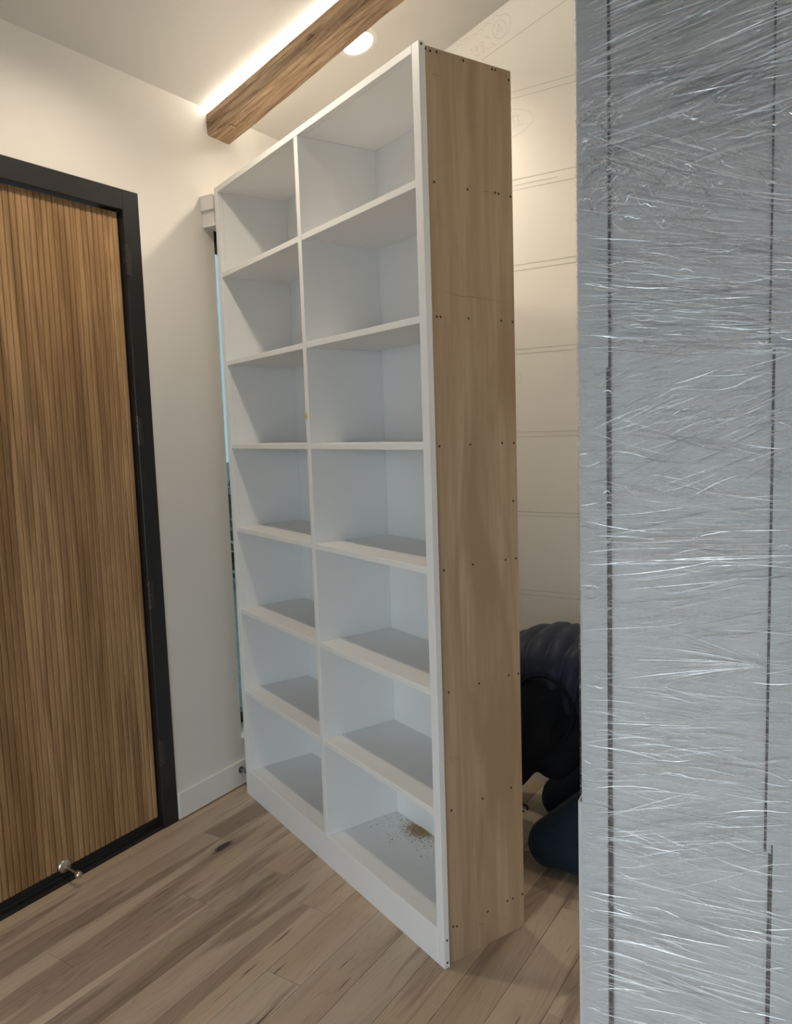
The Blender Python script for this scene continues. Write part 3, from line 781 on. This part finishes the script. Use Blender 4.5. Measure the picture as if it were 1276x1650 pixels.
for a_, k_, h_ in ((ankN, kneeN, hipN), (ankF, kneeF, hipF)):
    b.capsule(pl(h_, k_), (.08, .06)); b.capsule(pl(k_, a_), (.058, .04))
organic(b, 'body', m_skin, .0065, 4)
for s in (-1, 1):
    e = MB().ell(hp(.073, s*.031, .006), .0105, .012, .0085).build('eye', m_eye, person, smooth=True)
hr = MB()
hr.ell(hp(-.014, 0, .022), .087, .081, .086); hr.ell(hp(-.050, 0, -.03), .05, .066, .062)
organic(hr, 'hair', m_hair, .008, 3)
# black fleece: sleeves and the body of the top below the vest
f = MB()
f.capsule(pl((1.40, -.545, .60), shN, (1.325, -.60, .47), elN), (.090, .092, .094, .080))
f.capsule(pl(elN, (1.14, -.60, .24), (1.06, -.58, .175)), (.076, .058, .045))
f.capsule(pl((1.36, -.30, .60), shF, elF), (.088, .088, .070)); f.capsule(pl(elF, (.95, -.235, .19)), (.068, .045))
f.capsule(pl((1.70, -.42, .40), (1.55, -.42, .47), (1.36, -.44, .50)), (.125, .14, .13))
f.capsule(pl((1.44, -.50, .48), (1.38, -.56, .37)), (.11, .075))
organic(f, 'fleece_top', m_sweat, .009, 6)
# trousers
t_ = MB()
for a_, k_, h_ in ((ankN, kneeN, hipN), (ankF, kneeF, hipF)):
    mm = Vector(k_).lerp(Vector(h_), .5)+Vector((-.02, 0, .015))
    t_.capsule(pl(h_, mm, k_), (.125, .108, .084)); t_.capsule(pl(k_, a_), (.080, .058))
t_.capsule(pl((1.80, -.42, .36), (1.76, -.42, .42)), (.15, .145))
organic(t_, 'trousers', m_jean, .009, 6)
for a_ in (ankN, ankF):
    bt = MB(); a_ = Vector(a_)
    bt.capsule([a_-PO, a_-PO+Vector((.07, 0, .0))], (.055, .052)); bt.capsule([a_-PO+Vector((.08, 0, -.01)), a_-PO+Vector((.11, 0, -.025)), a_-PO+Vector((.12, 0, .05)), a_-PO+Vector((.11, 0, .09))], (.045, .044, .045, .042))
    organic(bt, 'boot', m_boot, .009, 3)
# quilted vest: cross sections along the spine, puffed between the stitch lines
def vest():
    spine = [Vector(p) for p in ((1.84, -.42, .44), (1.74, -.42, .535), (1.60, -.42, .605), (1.45, -.42, .638), (1.30, -.42, .640), (1.17, -.42, .615), (1.10, -.42, .595))]
    ry = [.205, .205, .205, .205, .20, .15, .085]; rz = [.150, .145, .14, .142, .138, .105, .075]
    def samp(t):
        k = min(int(t*(len(spine)-1)), len(spine)-2); q = t*(len(spine)-1)-k
        i0, i1, i2, i3 = max(k-1, 0), k, k+1, min(k+2, len(spine)-1)
        def cr(L_): return .5*((2*L_[i1])+(L_[i2]-L_[i0])*q+(2*L_[i0]-5*L_[i1]+4*L_[i2]-L_[i3])*q*q+(3*L_[i1]-L_[i0]-3*L_[i2]+L_[i3])*q**3)
        return cr(spine), cr(ry), cr(rz)
    vs = []; fs = []; NS, NR = 150, 44; CH = 15
    for i in range(NS+1):
        t = i/NS; c, a, bz = samp(t); c2 = samp(min(1, t+.01))[0]; c1 = samp(max(0, t-.01))[0]
        d = (c2-c1).normalized(); nrm = Vector((0, -1, 0)).cross(d).normalized()
        if nrm.z < 0: nrm = -nrm
        for k in range(NR):
            th = R(-52+284*k/(NR-1))
            wob = .05*noise.noise(Vector((t*6, th*1.3, 1)))
            puff = abs(math.sin(math.pi*(t*CH+wob*4)))**.55
            g = 1+.115*(puff-.6)+.025*noise.noise(Vector((t*30, th*5, 9)))
            yy = math.cos(th); zz = math.sin(th)
            yy = math.copysign(abs(yy)**.8, yy); zz = math.copysign(abs(zz)**.85, zz)
            vs.append(c-PO+Vector((0, -1, 0))*(a*g*yy)+nrm*(bz*g*zz))
    for i in range(NS):
        for k in range(NR-1): fs.append((i*NR+k, i*NR+k+1, (i+1)*NR+k+1, (i+1)*NR+k))
    o = MB().add(vs, fs).build('quilted_vest', m_vest, person, smooth=True)
    s = o.modifiers.new('thickness', 'SOLIDIFY'); s.thickness = .018; s.offset = -1
    return o
vest()
# bound edge of the near armhole, arching over the sleeve
ar = []
for i in range(25):
    a = R(-70+290*i/24); ar.append(Vector((1.372+.098*math.cos(a), -.632-.014*math.sin(a), .560+.118*math.sin(a)))-PO)
MB().tube(ar, .006, 10).build('armhole_binding', m_sweat, person, smooth=True)

# ------------------------------------------------------------------ small things and the garden outside
q = on_plane(389.5, 1240.5, (.02, 0, 0), Vector((1, 0, 0)))
ds = empty('baseboard_stop', (.014, q.y, q.z)); tag(ds, 'small grey metal stop on the white baseboard behind the bookcase edge', 'door stop')
MB().lathe([(.014, 0), (.014, .003), (.007, .006), (.006, .02)], (0, 0, 0), (1, 0, 0), 20).build('mounting_plate', m_chrome, ds)
MB().lathe([(.006, .018), (.010, .022), (.010, .032), (.004, .036)], (0, 0, 0), (1, 0, 0), 20).build('tip', m_chrome, ds)
q = on_plane(841, 1302, (0, 0, .004), Vector((0, 0, 1)))
lp = [(.026*math.cos(R(a)), .030*math.sin(R(a)), 0.0) for a in range(0, 330, 12)]
o = MB().tube(lp, .0035, 8).build('cable_loop', m_rubber); o.location = (q.x-.005, q.y, .0036); tag(o, 'small loop of black cable on the floor behind the bookcase', 'cable')

def leaf_mat():
    t = NT('foliage'); a = t.noise(t.coords(), 18, 3); return t.set(t.mix(a, (.03, .07, .03), (.12, .20, .09)), .7)
m_leaf = leaf_mat(); m_grass = plain('lawn', (.22, .25, .24), .9, 0, .3, 4); m_path = plain('concrete', (.30, .32, .34), .9)
struct(MB().box(-30, -.16, -20, 40, -.25, -.12).build('garden_ground', m_grass))
struct(MB().box(-30, 30, -40, RY-.15, -.25, -.12).build('patio_ground', m_path))
rl = random.Random(2)
for i in range(5):
    hx, hy = -3.6-rl.uniform(-.1, .1), 2.0+i*1.05
    s = empty('garden_shrub', (hx, hy, -.12)); tag(s, 'green garden shrub outside the tall window', 'shrub', 'shrubs outside the window')
    mb = MB()
    for _ in range(900):
        a = rl.uniform(0, 6.28); e = rl.uniform(0, 1)**.5; zz = rl.uniform(.15, .95+.15*(i % 3)); rr = .42*math.sqrt(max(.05, 1-((zz-.65)/.85)**2))*e
        c = Vector((rr*math.cos(a), rr*math.sin(a), zz)); d1 = Vector((rl.uniform(-1, 1), rl.uniform(-1, 1), rl.uniform(-.5, 1))).normalized()*.06; d2 = d1.orthogonal().normalized()*.022
        mb.add([c-d1, c-d2, c+d1, c+d2], [(0, 1, 2, 3)])
    mb.build('foliage', m_leaf, s)
    MB().tube([(0, 0, 0), (.02, .01, .5), (0, 0, .9)], [.03, .02, .01], 8).build('stem', m_beam, s)
